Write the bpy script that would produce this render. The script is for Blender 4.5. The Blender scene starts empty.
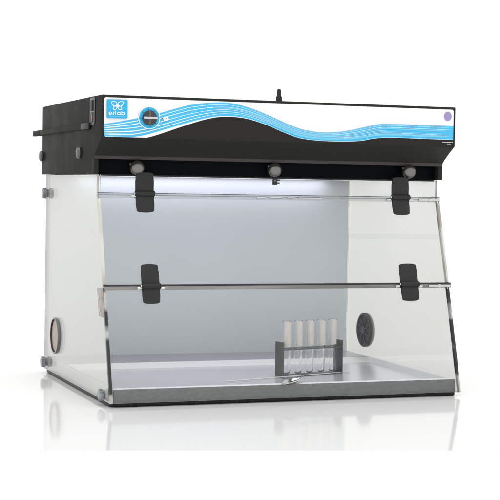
import bpy, bmesh, math, random
from mathutils import Vector, Matrix
random.seed(4)
scene = bpy.context.scene
COL = scene.collection
PI = math.pi

# ------------------------------------------------------------------ materials
def new_mat(name):
    m = bpy.data.materials.new(name); m.use_nodes = True
    m.node_tree.nodes.clear()
    return m, m.node_tree.nodes, m.node_tree.links

def principled(name, col, rough=0.5, metal=0.0, spec=0.5, noise=None, bump=None, coat=0.0, emit=None):
    """noise = (scale xyz, amount): mottles the base colour; bump = (scale xyz, strength)"""
    m, N, L = new_mat(name)
    out = N.new('ShaderNodeOutputMaterial'); p = N.new('ShaderNodeBsdfPrincipled')
    L.new(p.outputs[0], out.inputs[0])
    p.inputs['Base Color'].default_value = (*col, 1)
    p.inputs['Roughness'].default_value = rough
    p.inputs['Metallic'].default_value = metal
    p.inputs['Specular IOR Level'].default_value = spec
    p.inputs['Coat Weight'].default_value = coat
    if emit:
        p.inputs['Emission Color'].default_value = (*emit[0], 1)
        p.inputs['Emission Strength'].default_value = emit[1]
    if noise or bump:
        tc = N.new('ShaderNodeTexCoord')
    if noise:
        mp = N.new('ShaderNodeMapping'); mp.inputs['Scale'].default_value = noise[0]
        nz = N.new('ShaderNodeTexNoise'); nz.inputs['Scale'].default_value = 1; nz.inputs['Detail'].default_value = 5
        L.new(tc.outputs['Object'], mp.inputs[0]); L.new(mp.outputs[0], nz.inputs['Vector'])
        mr = N.new('ShaderNodeMapRange'); a = noise[1]
        mr.inputs[1].default_value = 0.3; mr.inputs[2].default_value = 0.7
        mr.inputs[3].default_value = 1 - a; mr.inputs[4].default_value = 1 + a
        L.new(nz.outputs[0], mr.inputs[0])
        mx = N.new('ShaderNodeMix'); mx.data_type = 'RGBA'; mx.blend_type = 'MULTIPLY'
        mx.inputs[0].default_value = 1; mx.inputs[6].default_value = (*col, 1)
        L.new(mr.outputs[0], mx.inputs[7]); L.new(mx.outputs[2], p.inputs['Base Color'])
        rr = N.new('ShaderNodeMapRange')
        rr.inputs[1].default_value = 0.3; rr.inputs[2].default_value = 0.7
        rr.inputs[3].default_value = rough * .85; rr.inputs[4].default_value = min(1, rough * 1.15)
        L.new(nz.outputs[0], rr.inputs[0]); L.new(rr.outputs[0], p.inputs['Roughness'])
    if bump:
        mp2 = N.new('ShaderNodeMapping'); mp2.inputs['Scale'].default_value = bump[0]
        n2 = N.new('ShaderNodeTexNoise'); n2.inputs['Scale'].default_value = 1; n2.inputs['Detail'].default_value = 3
        L.new(tc.outputs['Object'], mp2.inputs[0]); L.new(mp2.outputs[0], n2.inputs['Vector'])
        b = N.new('ShaderNodeBump'); b.inputs['Strength'].default_value = bump[1]; b.inputs['Distance'].default_value = 0.001
        L.new(n2.outputs[0], b.inputs['Height']); L.new(b.outputs[0], p.inputs['Normal'])
    return m

def clear_sheet(name, tint, f0=0.04, gloss=1.0, milk=0.0, milk_col=(.9, .9, .87)):
    """clear acrylic sheet: Schlick mix of a tinted transparent and a mirror reflection on every face"""
    m, N, L = new_mat(name)
    out = N.new('ShaderNodeOutputMaterial')
    tr = N.new('ShaderNodeBsdfTransparent'); tr.inputs[0].default_value = (*tint, 1)
    gl = N.new('ShaderNodeBsdfGlossy'); gl.inputs['Roughness'].default_value = 0.03
    gl.inputs[0].default_value = (gloss, gloss, gloss, 1)
    geo = N.new('ShaderNodeNewGeometry')
    dot = N.new('ShaderNodeVectorMath'); dot.operation = 'DOT_PRODUCT'
    L.new(geo.outputs['Incoming'], dot.inputs[0]); L.new(geo.outputs['Normal'], dot.inputs[1])
    ab = N.new('ShaderNodeMath'); ab.operation = 'ABSOLUTE'; L.new(dot.outputs['Value'], ab.inputs[0])
    om = N.new('ShaderNodeMath'); om.operation = 'SUBTRACT'; om.inputs[0].default_value = 1; L.new(ab.outputs[0], om.inputs[1])
    pw = N.new('ShaderNodeMath'); pw.operation = 'POWER'; L.new(om.outputs[0], pw.inputs[0]); pw.inputs[1].default_value = 5
    ma = N.new('ShaderNodeMath'); ma.operation = 'MULTIPLY_ADD'
    L.new(pw.outputs[0], ma.inputs[0]); ma.inputs[1].default_value = 1 - f0; ma.inputs[2].default_value = f0
    mix = N.new('ShaderNodeMixShader')
    L.new(ma.outputs[0], mix.inputs[0]); L.new(gl.outputs[0], mix.inputs[2])
    if milk:                                        # slightly milky sheet
        df = N.new('ShaderNodeBsdfDiffuse'); df.inputs[0].default_value = (*milk_col, 1)
        mm = N.new('ShaderNodeMixShader'); mm.inputs[0].default_value = milk
        L.new(tr.outputs[0], mm.inputs[1]); L.new(df.outputs[0], mm.inputs[2]); L.new(mm.outputs[0], mix.inputs[1])
    else: L.new(tr.outputs[0], mix.inputs[1])
    L.new(mix.outputs[0], out.inputs[0])
    return m

def glass(name, col=(1, 1, 1), rough=0.0, ior=1.47):
    m, N, L = new_mat(name)
    out = N.new('ShaderNodeOutputMaterial'); g = N.new('ShaderNodeBsdfGlass')
    g.inputs['Color'].default_value = (*col, 1); g.inputs['Roughness'].default_value = rough; g.inputs['IOR'].default_value = ior
    L.new(g.outputs[0], out.inputs[0])
    return m

def painted_edge_glints(name, dark, light, scale, rough=0.12, thr=(.42, .58)):
    """polished acrylic edge: refraction glints painted as hard light and dark streaks"""
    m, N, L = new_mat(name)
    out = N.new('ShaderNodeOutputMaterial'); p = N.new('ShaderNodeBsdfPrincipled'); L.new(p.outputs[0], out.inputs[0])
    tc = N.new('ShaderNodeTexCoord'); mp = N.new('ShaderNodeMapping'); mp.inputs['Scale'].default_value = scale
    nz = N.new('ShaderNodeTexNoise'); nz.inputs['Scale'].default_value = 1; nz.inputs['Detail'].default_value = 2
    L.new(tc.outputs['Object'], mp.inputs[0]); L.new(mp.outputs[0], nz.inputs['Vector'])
    cr = N.new('ShaderNodeValToRGB')  # glints of the edge put into the base colour
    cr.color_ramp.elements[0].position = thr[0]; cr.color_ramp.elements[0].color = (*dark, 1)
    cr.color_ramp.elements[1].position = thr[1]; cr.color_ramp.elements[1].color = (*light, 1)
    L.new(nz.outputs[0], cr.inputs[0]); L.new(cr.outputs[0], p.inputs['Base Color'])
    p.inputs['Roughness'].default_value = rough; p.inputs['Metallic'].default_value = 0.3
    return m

M = {}
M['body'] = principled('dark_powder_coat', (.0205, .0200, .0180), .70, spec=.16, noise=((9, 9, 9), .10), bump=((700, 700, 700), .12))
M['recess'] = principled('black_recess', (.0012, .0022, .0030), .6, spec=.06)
M['lip'] = principled('lip_paint', (.040, .034, .033), .5, spec=.35)
M['black'] = principled('black_plastic', (.006, .006, .006), .45, spec=.35)
M['clip'] = principled('clip_plastic', (.018, .019, .019), .55, spec=.32, bump=((500, 500, 500), .1))
M['white'] = principled('white_plate', (.86, .86, .85), .35)
M['blue'] = principled('blue_print', (.040, .48, .81), .35)
M['paleblue'] = principled('pale_blue_print', (.14, .56, .80), .35)
M['whiteprint'] = principled('white_print', (.86, .90, .92), .35)
M['inkblack'] = principled('black_print', (.010, .009, .008), .4, spec=.25)
M['logo_blue'] = principled('logo_blue', (.012, .42, .74), .3)
M['logo_side'] = principled('logo_side', (.02, .16, .30), .4)
M['purple'] = principled('purple_print', (.33, .26, .51), .45)
M['red'] = principled('red_print', (.36, .08, .06), .4)
M['greytext'] = principled('grey_print', (.62, .60, .55), .5)
M['chrome'] = principled('chrome', (.62, .62, .62), .12, metal=1)
M['steel_dark'] = principled('switch_steel', (.075, .072, .072), .24, metal=1)
M['knob'] = principled('satin_knob', (.19, .187, .178), .27, metal=.85)
M['knob_side'] = principled('side_knob_metal', (.11, .115, .12), .33, metal=.8)
M['corner'] = principled('corner_knob_plastic', (.20, .215, .235), .18, spec=.6, noise=((60, 60, 60), .5))
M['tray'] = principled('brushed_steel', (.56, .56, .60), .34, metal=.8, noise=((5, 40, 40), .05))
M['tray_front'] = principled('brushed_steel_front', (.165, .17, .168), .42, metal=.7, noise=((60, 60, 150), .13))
M['tray_bevel_lit'] = principled('lit_steel_bevel', (.93, .925, .92), .32, metal=.35)  # paler than the tray steel: bright reflection stripe painted on the slopes
M['tray_rim_lit'] = principled('rim_painted_glow', (.86, .86, .90), .5)  # light on the front rim painted as a near-white colour
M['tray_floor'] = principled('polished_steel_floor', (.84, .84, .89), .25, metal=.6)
M['base'] = principled('black_base', (.004, .004, .005), .45, spec=.25)
M['back'] = principled('back_panel_paint', (.755, .80, .845), .55, spec=.3, noise=((2.2, 2.2, 1.4), .03))
M['acrylic'] = clear_sheet('acrylic_side', (.925, .927, .902), milk=.13, milk_col=(.86, .86, .83))
M['pane'] = clear_sheet('acrylic_front', (.978, .98, .982), f0=.014)
M['edge_pale'] = painted_edge_glints('edge_pale', (.40, .38, .33), (.66, .65, .60), (4, 4, 9), .25)
M['edge_dark'] = painted_edge_glints('edge_dark', (.030, .032, .031), (.46, .46, .43), (3, 3, 13), .08, (.53, .60))
M['edge_grey'] = painted_edge_glints('edge_grey', (.10, .10, .095), (.26, .255, .24), (14, 6, 6), .15)
M['rail'] = painted_edge_glints('rail_grey', (.17, .166, .155), (.26, .25, .24), (4, 40, 40), .2)
M['rail_clear'] = clear_sheet('rail_clear', (.80, .82, .83), f0=.05, milk=.12)
M['railblack'] = principled('rail_dark_strip', (.012, .012, .014), .3)
M['beige'] = principled('latch_beige', (.34, .305, .28), .35, noise=((40, 40, 40), .15))
M['port_ring'] = principled('port_ring_grey', (.13, .13, .13), .25, spec=.6)
M['port_disc'] = principled('port_disc_beige', (.43, .375, .35), .5)
M['port_wall'] = principled('port_wall_dark_red', (.05, .012, .012), .4)
M['port_dark'] = principled('port_grille_dark', (.014, .014, .016), .35, spec=.5, noise=((70, 70, 70), .4))
M['port_mid'] = principled('port_grille_mid', (.055, .054, .058), .2, spec=.6)
M['rack'] = principled('rack_steel', (.115, .12, .12), .38, metal=.75, noise=((30, 30, 160), .12))
M['glass'] = glass('tube_glass', (.985, .99, .99))
M['pale_rod'] = principled('pale_rod', (.80, .80, .80), .2)
M['frost'] = principled('tube_frosted_band', (.72, .69, .64), .55, noise=((200, 200, 30), .06))
M['liquid'] = glass('tube_liquid', (.93, .95, 1.0), 0, 1.33)
M['scoop'] = principled('polished_scoop', (.72, .71, .69), .13, metal=1)
M['lamp'] = principled('lamp_diffuser', (.8, .8, .85), .5, emit=((.90, .885, 1.0), 2.9))
M['front_fill'] = principled('added_front_fill', (.8, .8, .82), .5, emit=((.95, .95, 1.0), 2.1))  # added glow, brightens the tray and chamber
M['floor'] = principled('white_floor', (.93, .93, .93), .8, spec=.2)
M['table'] = principled('white_gloss_sheet', (.845, .845, .845), .075, spec=.20)

# ------------------------------------------------------------------ mesh builder
class MB:
    def __init__(s):
        s.bm = bmesh.new(); s.mats = []
    def mi(s, key):
        if key not in s.mats: s.mats.append(key)
        return s.mats.index(key)
    def merge(s, b, mat=None, face_mat=None, xf=None):
        """append bmesh b; face_mat(normal, centre) -> key overrides mat"""
        b.normal_update()
        mp = {}
        for v in b.verts:
            mp[v] = s.bm.verts.new(xf @ v.co if xf is not None else v.co)
        for f in b.faces:
            try: nf = s.bm.faces.new([mp[v] for v in f.verts])
            except ValueError: continue
            key = face_mat(f.normal, f.calc_center_median()) if face_mat else mat
            nf.material_index = s.mi(key); nf.smooth = f.smooth
        b.free()
    def box(s, x0, x1, y0, y1, z0, z1, mat=None, bev=0, face_mat=None, seg=2, xf=None):
        b = bmesh.new()
        vs = [b.verts.new((x, y, z)) for x in (x0, x1) for y in (y0, y1) for z in (z0, z1)]
        for q in ((0,1,3,2),(4,6,7,5),(0,4,5,1),(2,3,7,6),(0,2,6,4),(1,5,7,3)):
            b.faces.new([vs[i] for i in q])
        if bev: bmesh.ops.bevel(b, geom=b.edges[:], offset=bev, segments=seg, profile=.5, affect='EDGES')
        s.merge(b, mat, face_mat, xf)
    def prism(s, poly, axis, a, c, mat=None, bev=0, face_mat=None, seg=2, xf=None):
        """poly in the two remaining axes: axis x -> (y,z), y -> (x,z), z -> (x,y)"""
        b = bmesh.new()
        def P(u, v, w):
            return {'x': (w, u, v), 'y': (u, w, v), 'z': (u, v, w)}[axis]
        A = [b.verts.new(P(u, v, a)) for u, v in poly]; B = [b.verts.new(P(u, v, c)) for u, v in poly]
        n = len(poly)
        b.faces.new(A); b.faces.new(B[::-1])
        for i in range(n): b.faces.new([A[i], B[i], B[(i+1) % n], A[(i+1) % n]])
        bmesh.ops.recalc_face_normals(b, faces=b.faces[:])
        if bev: bmesh.ops.bevel(b, geom=b.edges[:], offset=bev, segments=seg, profile=.5, affect='EDGES')
        s.merge(b, mat, face_mat, xf)
    def lathe(s, prof, org, axis, mat, seg=40, mats=None):
        """prof [(r, t)] turned round axis through org; mats[i] for the i-th band"""
        ax = Vector(axis).normalized()
        up = Vector((0, 0, 1)) if abs(ax.z) < .9 else Vector((1, 0, 0))
        e1 = ax.cross(up).normalized(); e2 = ax.cross(e1)
        o = Vector(org); b = bmesh.new(); rings = []
        for r, t in prof:
            if r < 1e-7: rings.append([b.verts.new(o + ax * t)])
            else: rings.append([b.verts.new(o + ax * t + (e1 * math.cos(k*2*PI/seg) + e2 * math.sin(k*2*PI/seg)) * r) for k in range(seg)])
        keys = {}
        for i in range(len(rings) - 1):
            A, B = rings[i], rings[i+1]
            for k in range(seg):
                k2 = (k + 1) % seg
                if len(A) == 1 and len(B) == 1: continue
                if len(A) == 1: q = [A[0], B[k], B[k2]]
                elif len(B) == 1: q = [A[k], B[0], A[k2]]
                else: q = [A[k], B[k], B[k2], A[k2]]
                f = b.faces.new(q); f.smooth = True; keys[f] = (mats[i] if mats else mat)
        bmesh.ops.recalc_face_normals(b, faces=b.faces[:])
        order = list(keys.values())
        it = iter(order)
        s.merge(b, None, lambda n, c: next(it))
    def tube(s, pts, r, mat, seg=12, caps=True):
        b = bmesh.new(); rings = []
        P = [Vector(p) for p in pts]
        for i, p in enumerate(P):
            t = (P[min(i+1, len(P)-1)] - P[max(i-1, 0)]).normalized()
            up = Vector((0, 0, 1)) if abs(t.z) < .9 else Vector((1, 0, 0))
            e1 = t.cross(up).normalized(); e2 = t.cross(e1)
            rr = r[i] if isinstance(r, (list, tuple)) else r
            rings.append([b.verts.new(p + (e1*math.cos(k*2*PI/seg) + e2*math.sin(k*2*PI/seg)) * rr) for k in range(seg)])
        for A, B in zip(rings, rings[1:]):
            for k in range(seg):
                f = b.faces.new([A[k], B[k], B[(k+1) % seg], A[(k+1) % seg]]); f.smooth = True
        if caps: b.faces.new(rings[0]); b.faces.new(rings[-1][::-1])
        bmesh.ops.recalc_face_normals(b, faces=b.faces[:])
        s.merge(b, mat)
    def flat(s, pts, y, mat):
        """filled outline in the xz plane at depth y, facing -y"""
        b = bmesh.new()
        vs = [b.verts.new((x, y, z)) for x, z in pts]
        f = b.faces.new(vs); f.normal_update()
        if f.normal.y > 0: f.normal_flip()
        bmesh.ops.triangulate(b, faces=b.faces[:])
        s.merge(b, mat)
    def strip(s, xs, top, bot, y, mat):
        b = bmesh.new()
        T = [b.verts.new((x, y, z)) for x, z in zip(xs, top)]; B = [b.verts.new((x, y, z)) for x, z in zip(xs, bot)]
        for i in range(len(xs) - 1):
            if top[i] - bot[i] < 1e-6 and top[i+1] - bot[i+1] < 1e-6: continue
            b.faces.new([B[i], B[i+1], T[i+1], T[i]])
        s.merge(b, mat)
    def text(s, body, x, z, y, size, mat, sx=1.0, bold=0.0, align='CENTER'):
        cu = bpy.data.curves.new('lettering', 'FONT'); cu.body = body; cu.size = size; cu.align_x = align; cu.align_y = 'CENTER'
        cu.offset = bold; cu.fill_mode = 'FRONT'; cu.resolution_u = 6
        ob = bpy.data.objects.new('lettering', cu); COL.objects.link(ob)
        bpy.context.view_layer.update()
        me = bpy.data.meshes.new_from_object(ob.evaluated_get(bpy.context.evaluated_depsgraph_get()))
        bpy.data.objects.remove(ob); bpy.data.curves.remove(cu)
        b = bmesh.new(); b.from_mesh(me); bpy.data.meshes.remove(me)
        for v in b.verts: v.co = Vector((x + v.co.x * sx, y, z + v.co.y))
        s.merge(b, mat)
    def build(s, name, parent=None, sharp=35, loc=None):
        me = bpy.data.meshes.new(name); s.bm.to_mesh(me); s.bm.free()
        for k in s.mats: me.materials.append(M[k])
        if sharp:
            me.shade_smooth(); me.set_sharp_from_angle(angle=math.radians(sharp))
        o = bpy.data.objects.new(name, me); COL.objects.link(o)
        if parent: o.parent = parent
        if loc: o.location = loc
        return o

def empty(name, loc, label, cat, group=None, rz=0):
    o = bpy.data.objects.new(name, None); COL.objects.link(o); o.location = loc; o.rotation_euler.z = rz
    o.empty_display_size = .05; o['label'] = label; o['category'] = cat
    if group: o['group'] = group
    return o

def interp(pts, x):
    """Catmull-Rom through (x, z) points"""
    n = len(pts)
    if x <= pts[0][0]: return pts[0][1]
    if x >= pts[-1][0]: return pts[-1][1]
    for i in range(n - 1):
        if pts[i][0] <= x <= pts[i+1][0]: break
    def sl(j):
        a, b = max(j-1, 0), min(j+1, n-1)
        return (pts[b][1] - pts[a][1]) / (pts[b][0] - pts[a][0])
    (x0, z0), (x1, z1) = pts[i], pts[i+1]; h = x1 - x0; t = (x - x0) / h
    m0, m1 = sl(i) * h, sl(i+1) * h
    return (2*t**3-3*t**2+1)*z0 + (t**3-2*t**2+t)*m0 + (-2*t**3+3*t**2)*z1 + (t**3-t**2)*m1

# ------------------------------------------------------------------ dimensions (hood width = 1)
D, ZT, ZB = .632, .7863, .5862
YF, ZO, ZL = -.0736, .6775, .6246           # fascia plane, its foot, lower lip
XL, XR, TH = .0104, .9896, .0062            # side sheets
D2 = .612                                   # back panel
H1 = (-.004, .5367); H2 = (-.0733, .3006); FT = (-.158, .0125)   # hinge lines and foot of the front (y, z)
SL = Vector((0, FT[0]-H1[0], FT[1]-H1[1])).normalized()          # down the slope
SN = Vector((0, SL.z, -SL.y)).normalized()                       # outward
if SN.y > 0: SN = -SN

hood = empty('fume_hood', (0, 0, 0), 'tabletop laboratory fume hood with clear acrylic walls and dark header', 'fume hood')

# ---- base
m = MB()
m.prism([(.013, -.132), (.025, -.146), (.975, -.146), (.985, -.132), (.985, .60), (.013, .60)], 'z', .0012, .0092, 'base', .002)
m.build('base', hood)

# ---- work tray: rim, ledge at the back, sunken floor
m = MB()
zt, zf = .0455, .030
xo0, xo1, yo0, yo1 = .0205, .979, -.1455, .6105
xi0, xi1, yi0, yi1 = .031, .9725, -.120, .4135           # inner edge of the rim
xf0, xf1, yf0, yf1 = .036, .9675, -.111, .3875           # floor outline
b = bmesh.new()
def ring(x0, x1, y0, y1, z): return [b.verts.new(c) for c in ((x0,y0,z),(x1,y0,z),(x1,y1,z),(x0,y1,z))]
R0, R1 = ring(xo0, xo1, yo0, yo1, .0098), ring(xo0, xo1, yo0, yo1, zt)
R2, R3 = ring(xi0, xi1, yi0, yi1, zt), ring(xf0, xf1, yf0, yf1, zf)
for A, B in ((R0, R1), (R1, R2), (R2, R3)):
    for k in range(4): b.faces.new([A[k], A[(k+1)%4], B[(k+1)%4], B[k]])
b.faces.new(R3); b.faces.new(R0[::-1])
bmesh.ops.recalc_face_normals(b, faces=b.faces[:])
es = [e for e in b.edges if all(v in R1 or v in R2 or v in R3 for v in e.verts)]
es += [e for e in b.edges if (e.verts[0] in R0) != (e.verts[1] in R0)]
bmesh.ops.bevel(b, geom=es, offset=.0016, segments=3, profile=.5, affect='EDGES')
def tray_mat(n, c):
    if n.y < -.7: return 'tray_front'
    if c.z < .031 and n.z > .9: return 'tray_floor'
    if n.z < .97 and n.z > .3 and c.z < zt - .0005 and c.z > zf and n.y < .3: return 'tray_bevel_lit'
    if c.x > .95 and n.z > .3 and c.z > zf + .001: return 'tray_bevel_lit'
    if n.z > .6 and c.y < -.1 and c.z > zt - .002: return 'tray_rim_lit'
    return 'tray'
m.merge(b, None, tray_mat)
m.build('work_tray', hood)

# ---- back panel
m = MB(); m.box(XL + TH + .0001, XR - TH - .0001, D2, D2 + .010, .0105, ZB - .001, 'back'); m.build('back_panel', hood)

# ---- side sheets
def side_profile(off):
    # front edge stands 'off' behind the outer face of the front panes
    o = -SN * off
    return [(H1[0]+.004+o.y, ZB - .001), (D2 + .009, ZB - .001), (D2 + .009, .0105),
            (FT[0] + o.y + .001, .0105), (H2[0]+o.y, H2[1]+o.z), (H1[0]+.004+o.y, H1[1]+o.z)]
def side_mat(n, c):
    if abs(n.x) > .8: return 'acrylic'
    if n.y > .8: return 'acrylic' if c.x > .5 else 'edge_pale'
    if n.z < -.8: return 'edge_grey'
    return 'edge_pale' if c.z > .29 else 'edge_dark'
def port(panel, xo, out):
    """vent port clamped in a side sheet; out = +1/-1 outward direction in x"""
    c = (xo, .472, .122)
    m = MB()
    m.lathe([(.0525, -.0005), (.0525, .003), (.0510, .0052), (.0475, .0052)], c, (out, 0, 0), 'port_ring', 56)
    m.build('port_ring', panel)
    m = MB()
    m.lathe([(.0475, .0052), (.0470, .0004), (.046, .0003), (.043, .0004), (0, .0004)], c, (out, 0, 0), None, 56,
            mats=['port_wall', 'port_wall', 'port_disc', 'port_disc'])
    m.build('port_cap', panel)
    # inside: dark round grille with spokes
    ci = (xo - out * TH, .472, .122)
    m = MB()
    m.lathe([(.0525, .0003), (.0525, .003), (.050, .0045), (.046, .0045), (.044, .0018), (0, .0018)], ci, (-out, 0, 0), None, 56,
            mats=['port_dark', 'port_mid', 'port_mid', 'port_dark', 'port_dark'])
    for k in range(8):
        a = k * PI / 4 + .3; ca, sa = math.cos(a), math.sin(a)
        p0 = Vector((ci[0] - out*.0030, ci[1] + ca*.010, ci[2] + sa*.010)); p1 = Vector((ci[0] - out*.0030, ci[1] + ca*.0455, ci[2] + sa*.0455))
        mid = (p0 + p1)/2 + Vector((0, -sa*.006, ca*.006))
        m.tube([p0, mid, p1], [.0014, .0020, .0012], 'port_mid', 8)
    m.lathe([(.012, .0018), (.012, .0042), (.009, .005), (0, .005)], ci, (-out, 0, 0), 'port_mid', 24)
    m.build('port_grille', panel)

panels = []
for x0, out in ((XL, -1), (XR - TH, 1)):
    m = MB(); m.prism(side_profile(.0092), 'x', x0, x0 + TH, None, .0007, side_mat, 1)
    p = m.build('side_panel', hood, sharp=None); panels.append(p)
    port(p, XL if out < 0 else XR, out)
# corner knobs clamping the left sheet
for y, z in ((.595, .531), (.592, .033), (-.098, .0265)):
    m = MB()
    m.lathe([(0, -.0165), (.0105, -.0165), (.0138, -.0135), (.0147, -.0055), (.012, -.0038), (.012, -.0005)], (XL, y, z), (1, 0, 0), 'corner', 28)
    for k in range(10):
        a = k*2*PI/10
        m.tube([(XL-.0148, y+.0136*math.cos(a), z+.0136*math.sin(a)), (XL-.0062, y+.0146*math.cos(a), z+.0146*math.sin(a))], .0020, 'corner', 6)
    m.build('corner_knob', panels[0])
# latch plate on the left sheet near the hinge
m = MB()
m.prism([(-.028, .294), (-.074, .294), (-.096, .222), (-.050, .222)], 'x', XL - .0055, XL - .0004, 'beige', .0015)
m.lathe([(.004, -.0015), (.004, .002), (0, .0028)], (XL - .0055, -.057, .27), (-1, 0, 0), 'chrome', 16)
m.lathe([(.004, -.0015), (.004, .002), (0, .0028)], (XL - .0055, -.068, .24), (-1, 0, 0), 'chrome', 16)
m.build('latch_plate', panels[0])

# ---- front panes
def pane(name, a, c, edge_side, edge_top, x0=XL, x1=XR, th=.0085, bot=None):
    """sheet from (y,z) a down to c"""
    A, C = Vector((0, *a)), Vector((0, *c))
    d = (C - A).normalized(); n = Vector((0, d.z, -d.y)); n = n if n.y < 0 else -n
    q = [A, C, C - n*th, A - n*th]
    m = MB()
    def fm(nn, cc):
        if abs(nn.x) > .75: return edge_side
        if nn.dot(d) < -.75: return edge_top
        if nn.dot(d) > .75: return bot or 'edge_grey'
        return 'pane'
    m.prism([(v.y, v.z) for v in q], 'x', x0, x1, None, .0008, fm, 1)
    return m.build(name, hood, sharp=None)
h1 = Vector((0, *H1)); h2 = Vector((0, *H2)); ft = Vector((0, *FT))
upper = pane('upper_pane', (-.004, ZB - .0005), (-.004, H1[1] + .0035), 'edge_pale', 'edge_grey', XL + TH + .0006, XR - TH - .0006)
a, c = h1 + SL*.0035, h2 - SL*.003; middle = pane('middle_pane', (a.y, a.z), (c.y, c.z), 'edge_pale', 'rail')
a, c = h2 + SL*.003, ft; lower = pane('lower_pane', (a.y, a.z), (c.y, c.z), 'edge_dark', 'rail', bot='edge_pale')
def end_strips(par, a, c, wl, wr, out, deep, key):
    A, C = a + SN*out, c + SN*out
    for x0, x1 in ((XL - .0008, XL + wl), (XR - wr, XR + .0008)):
        m = MB(); q = [A, C, C - SN*deep, A - SN*deep]
        m.prism([(v.y, v.z) for v in q], 'x', x0, x1, key, .0016)
        m.build('edge_strip', par)
end_strips(middle, h1 + SL*.014, h2 - SL*.004, .0075, .0050, .0007, .0115, 'edge_pale')
end_strips(lower, h2 + SL*.0125, ft + SL*.0008, .0070, .0042, .0007, .0125, 'edge_dark')
# hinge lines: added dark strip and rod stand in for the pane edges
def rail(p, x0, x1, zd, gask, key):
    m = MB()
    m.box(x0, x1, p.y - .0035, p.y + .0085, p.z - zd, p.z - .0002, key, .0012)
    m.box(x0 + .001, x1 - .001, p.y - .0045, p.y + .0085, p.z + .0002, p.z + gask, 'railblack', .0006)
    # hinge pins and end pieces
    for xx in (.104, .165, .832, .900):
        m.tube([(xx - .006, p.y - .0052, p.z - zd*.55), (xx + .006, p.y - .0052, p.z - zd*.55)], .0038, 'chrome', 12)
    m.tube([(.925, p.y - .0045, p.z - zd*.5), (x1 - .004, p.y - .0045, p.z - zd*.5)], .0036, 'chrome', 14)
    m.tube([(.955, p.y - .0045, p.z - zd*.5), (.962, p.y - .0045, p.z - zd*.5)], .0050, 'chrome', 14)
    if key == 'rail_clear':                          # short chrome segments along the middle of the rail
        for xa, xb in ((.445, .470), (.483, .520), (.532, .556), (.566, .632)):
            m.tube([(xa, p.y - .0040, p.z - zd*.45), (xb, p.y - .0040, p.z - zd*.45)], .0024, 'chrome', 10)
    return m.build('hinge_rail', hood)
rail(h1, XL, XR + .002, .0125, .0016, 'rail_clear')
rail(h2, XL, XR + .006, .0100, .0036, 'rail')

# ---- hinge clips
def clip(x0, x1, p, up_dir, up_len, dn_dir, dn_len):
    x0 += 0; w = x1 - x0
    m = MB()
    def leaf(d, L, sgn):
        d = d.normalized(); n = Vector((0, d.z, -d.y)); n = n if n.y < 0 else -n
        # outline in (x, along): waisted, rounded at the far end
        pts = []
        N = 10
        for i in range(N + 1):                        # bowed far end
            t = i / N; x = x0 + .0015 + (w - .003) * t
            bow = (1 - (2*t - 1)**2) * .0022 - (.0016 if i in (0, N) else 0)
            pts.append((x, L - .0022 + bow))
        pts += [(x1, L*.55), (x1 - .0005, 0), (x0 + .0005, 0), (x0, L*.55)]
        b = bmesh.new()
        A = [b.verts.new(p + n*.0010 + d*t + Vector((x, 0, 0))) for x, t in pts]
        B = [b.verts.new(p + n*(.0075 - .002*(t/L)) + d*t + Vector((x, 0, 0))) for x, t in pts]
        k = len(pts); b.faces.new(A); b.faces.new(B)
        for i in range(k): b.faces.new([A[i], A[(i+1)%k], B[(i+1)%k], B[i]])
        bmesh.ops.recalc_face_normals(b, faces=b.faces[:])
        ee = [e for e in b.edges if all(v in B for v in e.verts)]
        bmesh.ops.bevel(b, geom=ee, offset=.0018, segments=2, profile=.5, affect='EDGES')
        m.merge(b, 'clip')
    leaf(up_dir, up_len, 1); leaf(dn_dir, dn_len, -1)
    ob = m.build('hinge_clip', hood)
    k = MB()
    yk = p.y - .0065
    k.tube([(x0 - .0015, yk, p.z), (x0 - .0005, yk, p.z), (x1 + .0005, yk, p.z), (x1 + .0025, yk, p.z)], [.0062, .0078, .0078, .0062], 'clip', 20)
    k.tube([(x0 - .0045, yk, p.z), (x0 - .0018, yk, p.z)], .0042, 'chrome', 14)
    k.build('knuckle', ob)
UP = Vector((0, 0, 1))
for x0, x1 in ((.1095, .1590), (.8420, .8935)):
    clip(x0, x1, h1, UP, .0560, SL, .0515)
for x0, x1 in ((.1105, .1580), (.8420, .8945)):
    clip(x0, x1, h2, -SL, .0570, SL, .0475)

# ---- header housing
m = MB()
slope = []
for i in range(9):
    t = i / 8
    slope.append((YF + (0 - YF - .004) * t, ZO + (ZL + .009 - ZO) * t + .0018 * math.sin(PI*t)))
prof = [(D, ZB), (D, ZT), (YF, ZT)] + slope + [(-.002, ZL), (.022, ZL), (.022, ZB)]
def head_mat(n, c):
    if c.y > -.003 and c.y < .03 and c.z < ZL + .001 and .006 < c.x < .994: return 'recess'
    if c.y < 0 and c.y > -.0045 and c.z < ZL + .010 and n.y < -.5: return 'lip'
    return 'body'
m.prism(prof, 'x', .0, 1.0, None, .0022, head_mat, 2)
m.box(.0130, .9870, .0235, .0270, ZB - .0040, ZB - .0002, 'recess')  # added lip, keeps the glowing panels behind it out of view
# cheeks closing the recess at both ends
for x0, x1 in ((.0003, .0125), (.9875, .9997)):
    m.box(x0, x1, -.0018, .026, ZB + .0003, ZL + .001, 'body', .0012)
housing = m.build('header_housing', hood, sharp=28)
# small fasteners on the housing side
for y, z in ((.53, .758), (.21, .765), (.20, .700), (.45, .612), (.53, .690)):
    m = MB(); m.lathe([(.0032, 0), (.0030, .0005), (0, .0008)], (0, y, z), (-1, 0, 0), 'lip', 14)
    m.build('screw', housing)
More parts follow.
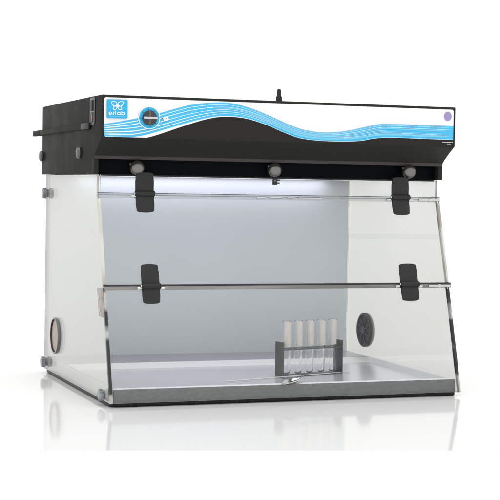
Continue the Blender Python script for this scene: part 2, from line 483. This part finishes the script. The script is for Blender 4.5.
# thumb knobs under the fascia
for x, z in ((.1150, .6040), (.4975, .6055), (.8965, .6085)):
    m = MB()
    m.lathe([(.010, .001), (.010, .012), (.0170, .014), (.0192, .019), (.0196, .024), (.0185, .030), (.0155, .0355), (.0110, .0390), (.0055, .0410), (0, .0416)], (x, .022, z), (0, -1, 0), 'knob', 36)
    m.tube([(x-.0175, .004, z+.0075), (x-.004, .000, z+.0125)], .0060, 'knob', 12)
    m.build('thumb_knob', housing)
# round side knobs
for y, z in ((.142, .642), (.612, .640)):
    m = MB()
    m.lathe([(.011, 0), (.011, .002), (.0145, .003), (.0158, .006), (.0146, .0100), (.0100, .0122), (0, .0128)], (0, y, z), (-1, 0, 0), 'knob_side', 30)
    m.build('side_knob', housing)
# filter drawer bar along the side
m = MB()
m.box(-.0062, -.0003, .118, .722, .7030, .7165, 'body', .0010)
m.box(-.0070, .0040, .640, .735, .7015, .7175, 'body', .0012)
m.build('side_bar', housing)
m = MB(); m.box(-.0080, -.0003, .030, .1175, .7020, .7190, 'base', .0015); m.build('bar_stop', housing)
# power inlet plate with rocker and socket
m = MB()
m.prism([(.036, .780), (.030, .786-.003), (-.008, .782), (-.013, .777), (-.011, .718), (-.006, .7125), (.030, .7125), (.036, .718)], 'x', -.0035, -.0002, 'knob_side', .0012)
pi_ = m.build('power_inlet', housing)
m = MB(); m.box(-.0065, -.0036, -.002, .025, .748, .776, 'black', .0012); m.build('rocker_switch', pi_)
m = MB()
m.box(-.0050, -.0036, -.002, .025, .718, .744, 'black', .001)
m.box(-.0060, -.0051, .004, .010, .722, .738, 'red', .0004); m.box(-.0060, -.0051, .014, .019, .722, .738, 'lip', .0004)
m.build('power_socket', pi_)
# stud on the roof
m = MB()
m.lathe([(.0085, 0), (.0085, .018), (.0062, .022), (.0056, .037), (.004, .040), (0, .040)], (.5265, .05, ZT - .001), (0, 0, 1), 'black', 24)
m.build('roof_stud', housing)
# small sensor bracket hanging under the header
m = MB()
m.box(.5045, .5165, .024, .034, .5660, ZB - .0002, 'base', .001)
m.box(.5165, .5245, .025, .033, .5765, .5810, 'base', .0008); m.box(.5165, .5235, .025, .033, .5690, .5725, 'base', .0008)
m.lathe([(.0026, 0), (.0026, .0015), (0, .002)], (.509, .024, .577), (0, -1, 0), 'knob', 12)
m.build('sensor_bracket', housing)
# work light at the back, plus an added unseen glowing fill in front
m = MB(); m.box(.10, .90, .545, .600, ZB - .0013, ZB - .0002, None, 0, lambda n, c: 'lamp' if n.z < -.5 else 'black')
m.box(.10, .90, .06, .26, ZB - .0013, ZB - .0002, None, 0, lambda n, c: 'front_fill' if n.z < -.5 else 'black'); m.build('work_light_with_fill', housing)

# ---- control panel: printed plate on the fascia
BT = [(0.0068, .7118), (.0485, .7193), (.10, .7305), (.1538, .7442), (.1938, .7562), (.2341, .7673), (.2883, .775), (.3431, .7761), (.3986, .765), (.4549, .7458),
      (.5117, .7239), (.5546, .7119), (.6122, .7069), (.6701, .7124), (.7284, .7248), (.7725, .7341), (.7962, .7352), (.8921, .7350), (.9942, .7350)]
KT = [(.100, .6760), (.1296, .6825), (.1546, .6905), (.2348, .7184), (.2889, .7342), (.3299, .7399), (.3852, .7372), (.4412, .7232), (.4979, .7024), (.5408, .6896),
      (.5982, .6844), (.6561, .684), (.7144, .6868), (.7585, .6947), (.8029, .698), (.893, .6974), (.9951, .6967)]
X0, X1, Z0, Z1 = .0065, .9935, .6800, .7795
m = MB()
def rrect(x0, x1, z0, z1, r, n=6):
    o = []
    for cx, cz, a0 in ((x1-r, z1-r, 0), (x0+r, z1-r, PI/2), (x0+r, z0+r, PI), (x1-r, z0+r, 1.5*PI)):
        o += [(cx + r*math.cos(a0 + PI/2*k/n), cz + r*math.sin(a0 + PI/2*k/n)) for k in range(n+1)]
    return o
m.prism(rrect(X0, X1, Z0, Z1, .0055), 'y', YF - .0007, YF + .001, None, 0, lambda n, c: 'white' if n.y < -.5 or c.x < .12 else 'body')
xs = [X0 + .0004 + (X1 - X0 - .0004) * i / 220 for i in range(221)]
def gap(x): return .0012 + .0040 * max(0, 1 - x / .45)
def blue_bottom(x):
    z = interp(KT, x + .026*max(0, 1 - x/.30)) + gap(x)
    return max(z, Z0 + .0006)
bt = [interp(BT, x) for x in xs]; bb = [min(blue_bottom(x), t - .001) for x, t in zip(xs, bt)]
y1, y2 = YF - .0010, YF - .0013
m.strip(xs, bt, bb, y1, 'blue')
kt = [max(Z0 + .0000, interp(KT, x)) if x > .1 else Z0 + .0000 for x in xs]
m.strip([x for x in xs if x > .11], [k for x, k in zip(xs, kt) if x > .11], [Z0 + .0000]*sum(x > .11 for x in xs), y1, 'inkblack')
def stripe(u0, w0, u1, w1, mat, xa, xb, yy, ph=0):
    """line through the band at relative height u, widths w in metres"""
    sel = [x for x in xs if xa <= x <= xb]; tp, bo = [], []
    for x in sel:
        f = (x - X0) / (X1 - X0); t = interp(BT, x); q = min(blue_bottom(x), t - .001)
        u = u0 + (u1 - u0) * f + .03 * math.sin(f * 9 + ph); w = (w0 + (w1 - w0) * min(1, f / .34))
        e = min(1, (x - sel[0]) / .02 + .3, (sel[-1] - x) / .03 + .15); w *= e
        z = q + (t - q) * u; lo = max(z - w/2, q); hi = min(z + w/2, t)
        tp.append(max(hi, lo)); bo.append(lo)
    m.strip(sel, tp, bo, yy, mat)
stripe(.83, .0024, .86, .0007, 'whiteprint', X0, X1, y2, .4)
stripe(.66, .0028, .72, .0009, 'whiteprint', X0, X1, y2 - .0001, 1.0)
stripe(.50, .0024, .50, .0007, 'whiteprint', X0, .80, y2 - .0002, 2.0)
stripe(.33, .0032, .34, .0009, 'whiteprint', X0, X1, y2 - .0003, 2.6)
stripe(.17, .0030, .18, .0007, 'whiteprint', X0, .70, y2 - .0004, 3.0)
stripe(.60, .0006, .62, .0030, 'paleblue', .30, X1, y2 - .0005, 1.6)
stripe(.24, .0008, .22, .0056, 'paleblue', .45, X1, y2 - .0006, 2.8)
stripe(.93, .0008, .93, .0022, 'paleblue', .40, X1, y2 - .0007, .3)
stripe(.42, .0005, .42, .0022, 'paleblue', .40, X1, y2 - .0008, 2.2)
# purple spot and small print at the right end
m.flat([(.9755 + .0116*math.cos(k*PI/18), .7608 + .0128*math.sin(k*PI/18)) for k in range(36)], y2, 'purple')
xx = .9600
for w in (.0032, .0028, .0034, .0024, .0030, .0018, .0036, .0028, .0040):
    m.box(xx, xx + w, y2 - .0002, y2, .6890, .6910, 'greytext'); xx += w + .0007
xx = .9755
for w in (.0022, .0018, .0026, .0016):
    m.box(xx, xx + w, y2 - .0002, y2, .6846, .6857, 'greytext'); xx += w + .0008
panel = m.build('control_panel', housing, sharp=None)

# logo badge with butterfly and lettering
m = MB()
lx0, lx1, lz0, lz1 = .0131, .0668, .7274, .7746
yb = YF - .0045
def fm(n, c): return 'logo_blue' if n.y < -.5 else 'logo_side'
m.prism(rrect(lx0, lx1, lz0, lz1, .003), 'y', yb, YF - .0013, None, .0008, fm)
cx = (lx0 + lx1) / 2
wing = [0]
def loop(ccx, ccz, ang, a, bb_, w):
    """ring-shaped wing outline, pointed towards the body"""
    o, i_ = [], []
    for k in range(28):
        t = k * 2 * PI / 28
        r = 1 - .22 * math.cos(t)
        for lst, s_ in ((o, 1.0), (i_, 1 - w)):
            px, pz = a * s_ * math.cos(t), bb_ * s_ * math.sin(t) * r
            lst.append((ccx + px*math.cos(ang) - pz*math.sin(ang), ccz + px*math.sin(ang) + pz*math.cos(ang)))
    b = bmesh.new()
    wing[0] += 1; yw = yb - .0005 - .00006*wing[0]
    O = [b.verts.new((x, yw, z)) for x, z in o]; I = [b.verts.new((x, yw, z)) for x, z in i_]
    for k in range(28): b.faces.new([O[k], O[(k+1) % 28], I[(k+1) % 28], I[k]])
    m.merge(b, 'whiteprint')
zc = .7580
for sgn in (-1, 1):
    loop(cx + sgn*.0083, zc + .0060, math.atan2(.70, sgn), .0084, .0066, .27)
    loop(cx + sgn*.0066, zc - .0048, math.atan2(-.72, sgn), .0062, .0050, .32)
m.flat([(cx + .0016*math.cos(k*PI/6), zc + .0046*math.sin(k*PI/6)) for k in range(12)], yb - .0010, 'whiteprint')
def arc(ccx, ccz, rx, rz, a0_, a1_, w, yy):
    n_ = 18; b = bmesh.new(); P_ = []
    for k in range(n_ + 1):
        a = math.radians(a0_ + (a1_ - a0_) * k / n_); P_.append([b.verts.new((ccx + (rx + q)*math.cos(a), yy, ccz + (rz + q)*math.sin(a))) for q in (w/2, -w/2)])
    for A_, B_ in zip(P_, P_[1:]): b.faces.new([A_[0], B_[0], B_[1], A_[1]])
    m.merge(b, 'whiteprint')
def bar(x0, x1, z0, z1, yy): m.flat([(x0, z0), (x1, z0), (x1, z1), (x0, z1)], yy, 'whiteprint')
zb_, W_, yl = .7392, .0017, yb - .0006
rx, rz = .0036, .0031
x = cx - .0180                                        # e
arc(x, zb_, rx, rz, 0, 315, W_, yl); bar(x - rx, x + rx + W_/2, zb_ - .0007, zb_ + .0007, yl - .0001)
x = cx - .0105                                        # r
bar(x - W_/2, x + W_/2, zb_ - rz - W_/2, zb_ + rz + W_/2, yl); arc(x + .0030, zb_ + .0002, .0030, rz - .0002, 75, 180, W_, yl - .0001)
x = cx - .0042                                        # l
bar(x - W_/2, x + W_/2, zb_ - rz - W_/2, zb_ + rz + .0034, yl)
x = cx + .0036                                        # a
arc(x, zb_, rx, rz, 0, 360, W_, yl); bar(x + rx - W_/2, x + rx + W_/2, zb_ - rz - W_/2, zb_ + rz + W_/2, yl - .0001)
x = cx + .0150                                        # b
arc(x, zb_, rx, rz, 0, 360, W_, yl); bar(x - rx - W_/2, x - rx + W_/2, zb_ - rz - W_/2, zb_ + rz + .0034, yl - .0001)
xx = lx0 + .0062
for k, w in enumerate((.0030, .0022, .0036, .0028, .0018, .0034, .0026, .0040, .0022, .0030, .0024, .0030)):
    m.box(xx, min(xx + w, lx1 - .0055), yb - .0009, yb - .0006, .7308, .7322, 'paleblue'); xx += w + .0005
m.build('logo_badge', panel, sharp=None)

# rotary switch
m = MB()
sx, sz = .1248, .7308
m.lathe([(.0292, 0), (.0292, .0006), (.0272, .0008)], (sx, YF - .0022, sz), (0, -1, 0), 'whiteprint', 48)
m.lathe([(.0272, .0008), (.0175, .0010), (.0170, .0012)], (sx, YF - .0022, sz), (0, -1, 0), 'logo_blue', 48)
for k in range(8):
    a = k*PI/4 + .12; ca, sa = math.cos(a), math.sin(a)
    q = [(.0202, -.0006), (.0240, -.0006), (.0240, .0006), (.0202, .0006)]
    m.flat([(sx + u*ca - v*sa, sz + u*sa + v*ca) for u, v in q], YF - .0036, 'inkblack')
dial = m.build('dial', panel, sharp=None)
m = MB()
m.lathe([(.0192, .0008), (.0192, .006), (.0178, .0078), (0, .0078)], (sx, YF - .0022, sz), (0, -1, 0), 'steel_dark', 40)
m.prism(rrect(sx - .0042, sx + .0030, sz - .0172, sz + .0172, .0010), 'y', YF - .0112, YF - .0100, 'knob_side', .0004)  # paler ridge added in place of the vertical highlight on the knob face
m.prism(rrect(sx - .0178, sx + .0178, sz - .0036, sz + .0024, .0010), 'y', YF - .0185, YF - .0102, 'chrome', .0012)
m.build('switch_knob', panel)
# pilot light beside the switch
m = MB()
ix, iz = .1690, .7300
m.flat([(ix - .0125, iz + .0005), (ix - .0085, iz + .0022), (ix - .0085, iz - .0014)], YF - .0031, 'logo_side')
m.prism([(ix + .0078*math.cos(k*PI/3), iz + .0062*math.sin(k*PI/3)) for k in range(6)], 'y', YF - .0042, YF - .0013, 'whiteprint', .0006)
m.flat([(ix + .0026*math.cos(a), iz + .0026*math.sin(a)) for a in (PI/2, PI/2+2*PI/3, PI/2+4*PI/3)], YF - .0044, 'red')
m.build('pilot_light', panel, sharp=None)

# ------------------------------------------------------------------ tube rack on the tray floor
ANG = math.atan2(.0495, .2002)
rk = empty('test_tube_rack', (.5745, .1080, zf), 'grey steel tube rack with two tall end plates standing on the tray', 'rack', rz=ANG)
LEN, DEP = .2085, .040
m = MB(); m.box(.0022, LEN - .0022, 0, DEP, .0004, .0032, 'rack', .0006); m.build('rack_base', rk)
for x0 in (0, LEN - .0022):
    m = MB(); m.box(x0, x0 + .0022, 0, DEP, .0002, .0975 if x0 == 0 else .0955, 'rack', .0006)
    m.build('end_plate', rk)
tubes_x = [.0245 + .0400*i for i in range(5)]
m = MB()
# shelf: a plate with five round holes
b = bmesh.new(); R = .0130; zs = .0755; n = 24
x_edges = [.0022] + [(tubes_x[i] + tubes_x[i+1]) / 2 for i in range(4)] + [LEN - .0022]
for i, tx in enumerate(tubes_x):
    xa, xb = x_edges[i], x_edges[i+1]; ya, yb_ = .0, DEP; cy = DEP/2
    for zz, flip in ((zs, True), (zs + .0018, False)):
        circ, outr = [], []
        for k in range(n):
            a = 2*PI*k/n + PI/n; ca, sa = math.cos(a), math.sin(a)
            circ.append(b.verts.new((tx + R*ca, cy + R*sa, zz)))
            tt = min(((xb - tx)/ca if ca > 0 else (xa - tx)/ca) if abs(ca) > 1e-6 else 9, ((yb_ - cy)/sa if sa > 0 else (ya - cy)/sa) if abs(sa) > 1e-6 else 9)
            outr.append(b.verts.new((tx + tt*ca, cy + tt*sa, zz)))
        for k in range(n):
            q = [circ[k], outr[k], outr[(k+1) % n], circ[(k+1) % n]]
            b.faces.new(q[::-1] if flip else q)
    m.merge(b, 'rack'); b = bmesh.new()
b.free()
m.box(.0022, LEN - .0022, -.0016, .0, zs - .0004, zs + .0022, 'rack', .0004)
m.box(.0022, LEN - .0022, DEP, DEP + .0016, zs - .0004, zs + .0022, 'rack', .0004)
m.build('shelf', rk, sharp=None)

# test tubes
def tube_meshes():
    H, ro, ri = .1520, .0118, .0088
    outer = [(ro*math.sin(t*PI/16), ro - ro*math.cos(t*PI/16)) for t in range(9)]
    inner = [(ri*math.sin(t*PI/16), ro - ri*math.cos(t*PI/16)) for t in range(9)]
    m = MB()
    m.lathe(outer + [(ro, H*.5), (ro, H - .003), (ro + .0008, H - .002), (ro + .0008, H - .0004), (ro, H), (ri, H)] + [(ri, H*.5)] + inner[::-1], (0, 0, 0), (0, 0, 1), 'glass', 32)
    return m
labels = ['leftmost clear test tube with frosted upper half, beside the left end plate',
          'second clear test tube from the left end plate of the rack',
          'middle one of the five clear test tubes in the steel rack',
          'fourth clear test tube, second from the right end plate of the rack',
          'rightmost clear test tube with frosted upper half, beside the right end plate']
first = None
for i, tx in enumerate(tubes_x):
    loc = Matrix.Rotation(ANG, 4, 'Z') @ Vector((tx, DEP/2, 0)) + Vector((.5745, .1080, zf + .0036))
    if first is None:
        first = empty('test_tube', loc, labels[0], 'test tube', 'clear test tubes standing in the rack')
        gb = tube_meshes().build('glass_body', first)
        m = MB(); b = bmesh.new(); G = []
        for k in range(25):
            a = -2.58 + k * 2.1 / 24; ca, sa = math.cos(a), math.sin(a)
            G.append([b.verts.new((r*ca, r*sa, z)) for r, z in ((.01185, .080), (.01185, .1490), (.0123, .1490), (.0123, .080))])
        for A_, B_ in zip(G, G[1:]):
            for k in range(4): b.faces.new([A_[k], A_[(k+1) % 4], B_[(k+1) % 4], B_[k]]).smooth = True
        b.faces.new(G[0]); b.faces.new(G[-1])
        bmesh.ops.recalc_face_normals(b, faces=b.faces[:]); m.merge(b, 'frost')
        fb = m.build('frosted_band', first)
    else:
        t = first.copy(); COL.objects.link(t); t.location = loc; t['label'] = labels[i]
        t.rotation_euler.z = (.12, -.1, .2, -.05)[i-1]
        for ch in (gb, fb):
            c2 = ch.copy(); COL.objects.link(c2); c2.parent = t

# glass stirring rod in front of the rack
m = MB()
p0, p1 = Vector((.3793, .0374, zf + .0030)), Vector((.8054, .1711, zf + .0030))
dv = (p1 - p0).normalized()
m.tube([p0, p0 + dv*.0008, p0 + dv*.003, p1 - dv*.003, p1 - dv*.0008, p1], [.0006, .0011, .0014, .0014, .0011, .0006], 'pale_rod', 14)
o = m.build('stirring_rod', None); o['label'] = 'thin pale stirring rod lying across the tray in front of the rack'; o['category'] = 'rod'

# scoop with its bowl over the front rim
m = MB()
b = bmesh.new(); rows = []
A = Vector((.4720, -.1560, .0440)); Bp = Vector((.5480, -.1060, .0520)); ax = (Bp - A).normalized()
sd = Vector((-ax.y, ax.x, 0)).normalized(); up = ax.cross(sd); up = up if up.z > 0 else -up
Lb = (Bp - A).length
for sh in (0, 1):
    g = []
    for i in range(15):
        t = i/14; w = .0165 * math.sin(PI * min(1, (t*.93 + .035)))**.75
        g.append([b.verts.new(A + ax*(Lb*t) + sd*(w*s_) + up*(.006*math.sin(PI*t)*(1 if False else .4) - (1 - s_*s_)*.0075*math.sin(PI*t) + .004 - sh*.0012)) for s_ in (-1, -.6, -.25, .1, .45, .75, 1)])
    rows.append(g)
for sh in (0, 1):
    g = rows[sh]
    for i in range(14):
        for j in range(6):
            q = [g[i][j], g[i+1][j], g[i+1][j+1], g[i][j+1]]
            f = b.faces.new(q if sh else q[::-1]); f.smooth = True
for j in (0, 6):
    for i in range(14): b.faces.new([rows[0][i][j], rows[0][i+1][j], rows[1][i+1][j], rows[1][i][j]])
for i in (0, 14):
    for j in range(6): b.faces.new([rows[0][i][j], rows[0][i][j+1], rows[1][i][j+1], rows[1][i][j]])
bmesh.ops.recalc_face_normals(b, faces=b.faces[:])
m.merge(b, 'scoop')
sc = m.build('scoop', None); sc['label'] = 'small shiny metal scoop resting over the front rim of the tray'; sc['category'] = 'scoop'
# clear slide lying in front of the rack
m = MB()
m.box(-.030, .030, -.011, .011, .0006, .0030, 'glass', .0006)
o = m.build('glass_slide', None, loc=(.592, .096, zf)); o.rotation_euler.z = .3
o['label'] = 'small clear glass slide lying flat between the rack and the front rim'; o['category'] = 'glass slide'

# ------------------------------------------------------------------ glossy ground sheet and floor
a0, a1 = Vector((-.2741, -.7080)), Vector((.5808, -.9316))
dr = (a1 - a0).normalized(); nr = Vector((-dr.y, dr.x))
mid = (a0 + a1) / 2
def sheet(name, pts, z0, z1, mat):
    m = MB(); m.prism([(p.x, p.y) for p in pts], 'z', z0, z1, mat)
    o = m.build(name, None, sharp=None); o['kind'] = 'structure'; return o
t = sheet('reflection_sheet', [mid - dr*16, mid + dr*12, mid + dr*12 + nr*14, mid - dr*16 + nr*14], -.006, 0, 'table')  # added sheet, front edge shaped to cut off the mirrored hood
t['label'] = 'added glossy white sheet whose front edge ends the hood reflection'
f = sheet('floor', [Vector((-16, -8)), Vector((14, -8)), Vector((14, 14)), Vector((-16, 14))], -.03, -.0040, 'floor')
f['label'] = 'plain white studio floor'

# ------------------------------------------------------------------ light
w = bpy.data.worlds.new('World'); scene.world = w; w.use_nodes = True
bg = w.node_tree.nodes['Background']; bg.inputs[0].default_value = (1, 1, .995, 1); bg.inputs[1].default_value = 1.13
def area(name, loc, target, size, power, col=(1, 1, 1), sy=None):
    l = bpy.data.lights.new(name, 'AREA'); l.energy = power; l.color = col; l.size = size
    if sy: l.shape = 'RECTANGLE'; l.size_y = sy
    o = bpy.data.objects.new(name, l); COL.objects.link(o); o.location = loc
    o.rotation_euler = (Vector(target) - Vector(loc)).to_track_quat('-Z', 'Y').to_euler()
    return o
area('overhead_fill', (.2, -.6, 3.2), (.4, 0, 0), 2.4, 26, (1, .99, .97))  # added lamp, lifts floor exposure and highlights

# ------------------------------------------------------------------ camera
F = Vector((.34019795, .93947769, -.04058346)); Rv = Vector((.94035324, -.33983174, .01581691)); U = Vector((-.00106808, .04354367, .99905095))
cam = bpy.data.cameras.new('camera'); co = bpy.data.objects.new('camera', cam); COL.objects.link(co)
mw = Matrix((( Rv.x, U.x, -F.x, -.95329349), (Rv.y, U.y, -F.y, -3.82433681), (Rv.z, U.z, -F.z, .55521794), (0, 0, 0, 1)))
co.matrix_world = mw
cam.sensor_width = 36; cam.lens = 1519.7321 / 500 * 36; cam.clip_start = .05; cam.clip_end = 300
scene.camera = co

scene.render.engine = 'CYCLES'
c = scene.cycles
c.max_bounces = 24; c.transparent_max_bounces = 48; c.transmission_bounces = 20; c.glossy_bounces = 12; c.diffuse_bounces = 6
c.caustics_reflective = False; c.caustics_refractive = False; c.sample_clamp_indirect = 6
try:
    c.use_denoising = True; c.denoiser = 'OPENIMAGEDENOISE'
except Exception: pass
vs = scene.view_settings
vs.view_transform = 'Standard'; vs.look = 'None'; vs.gamma = 1; vs.exposure = 0; vs.use_curve_mapping = False
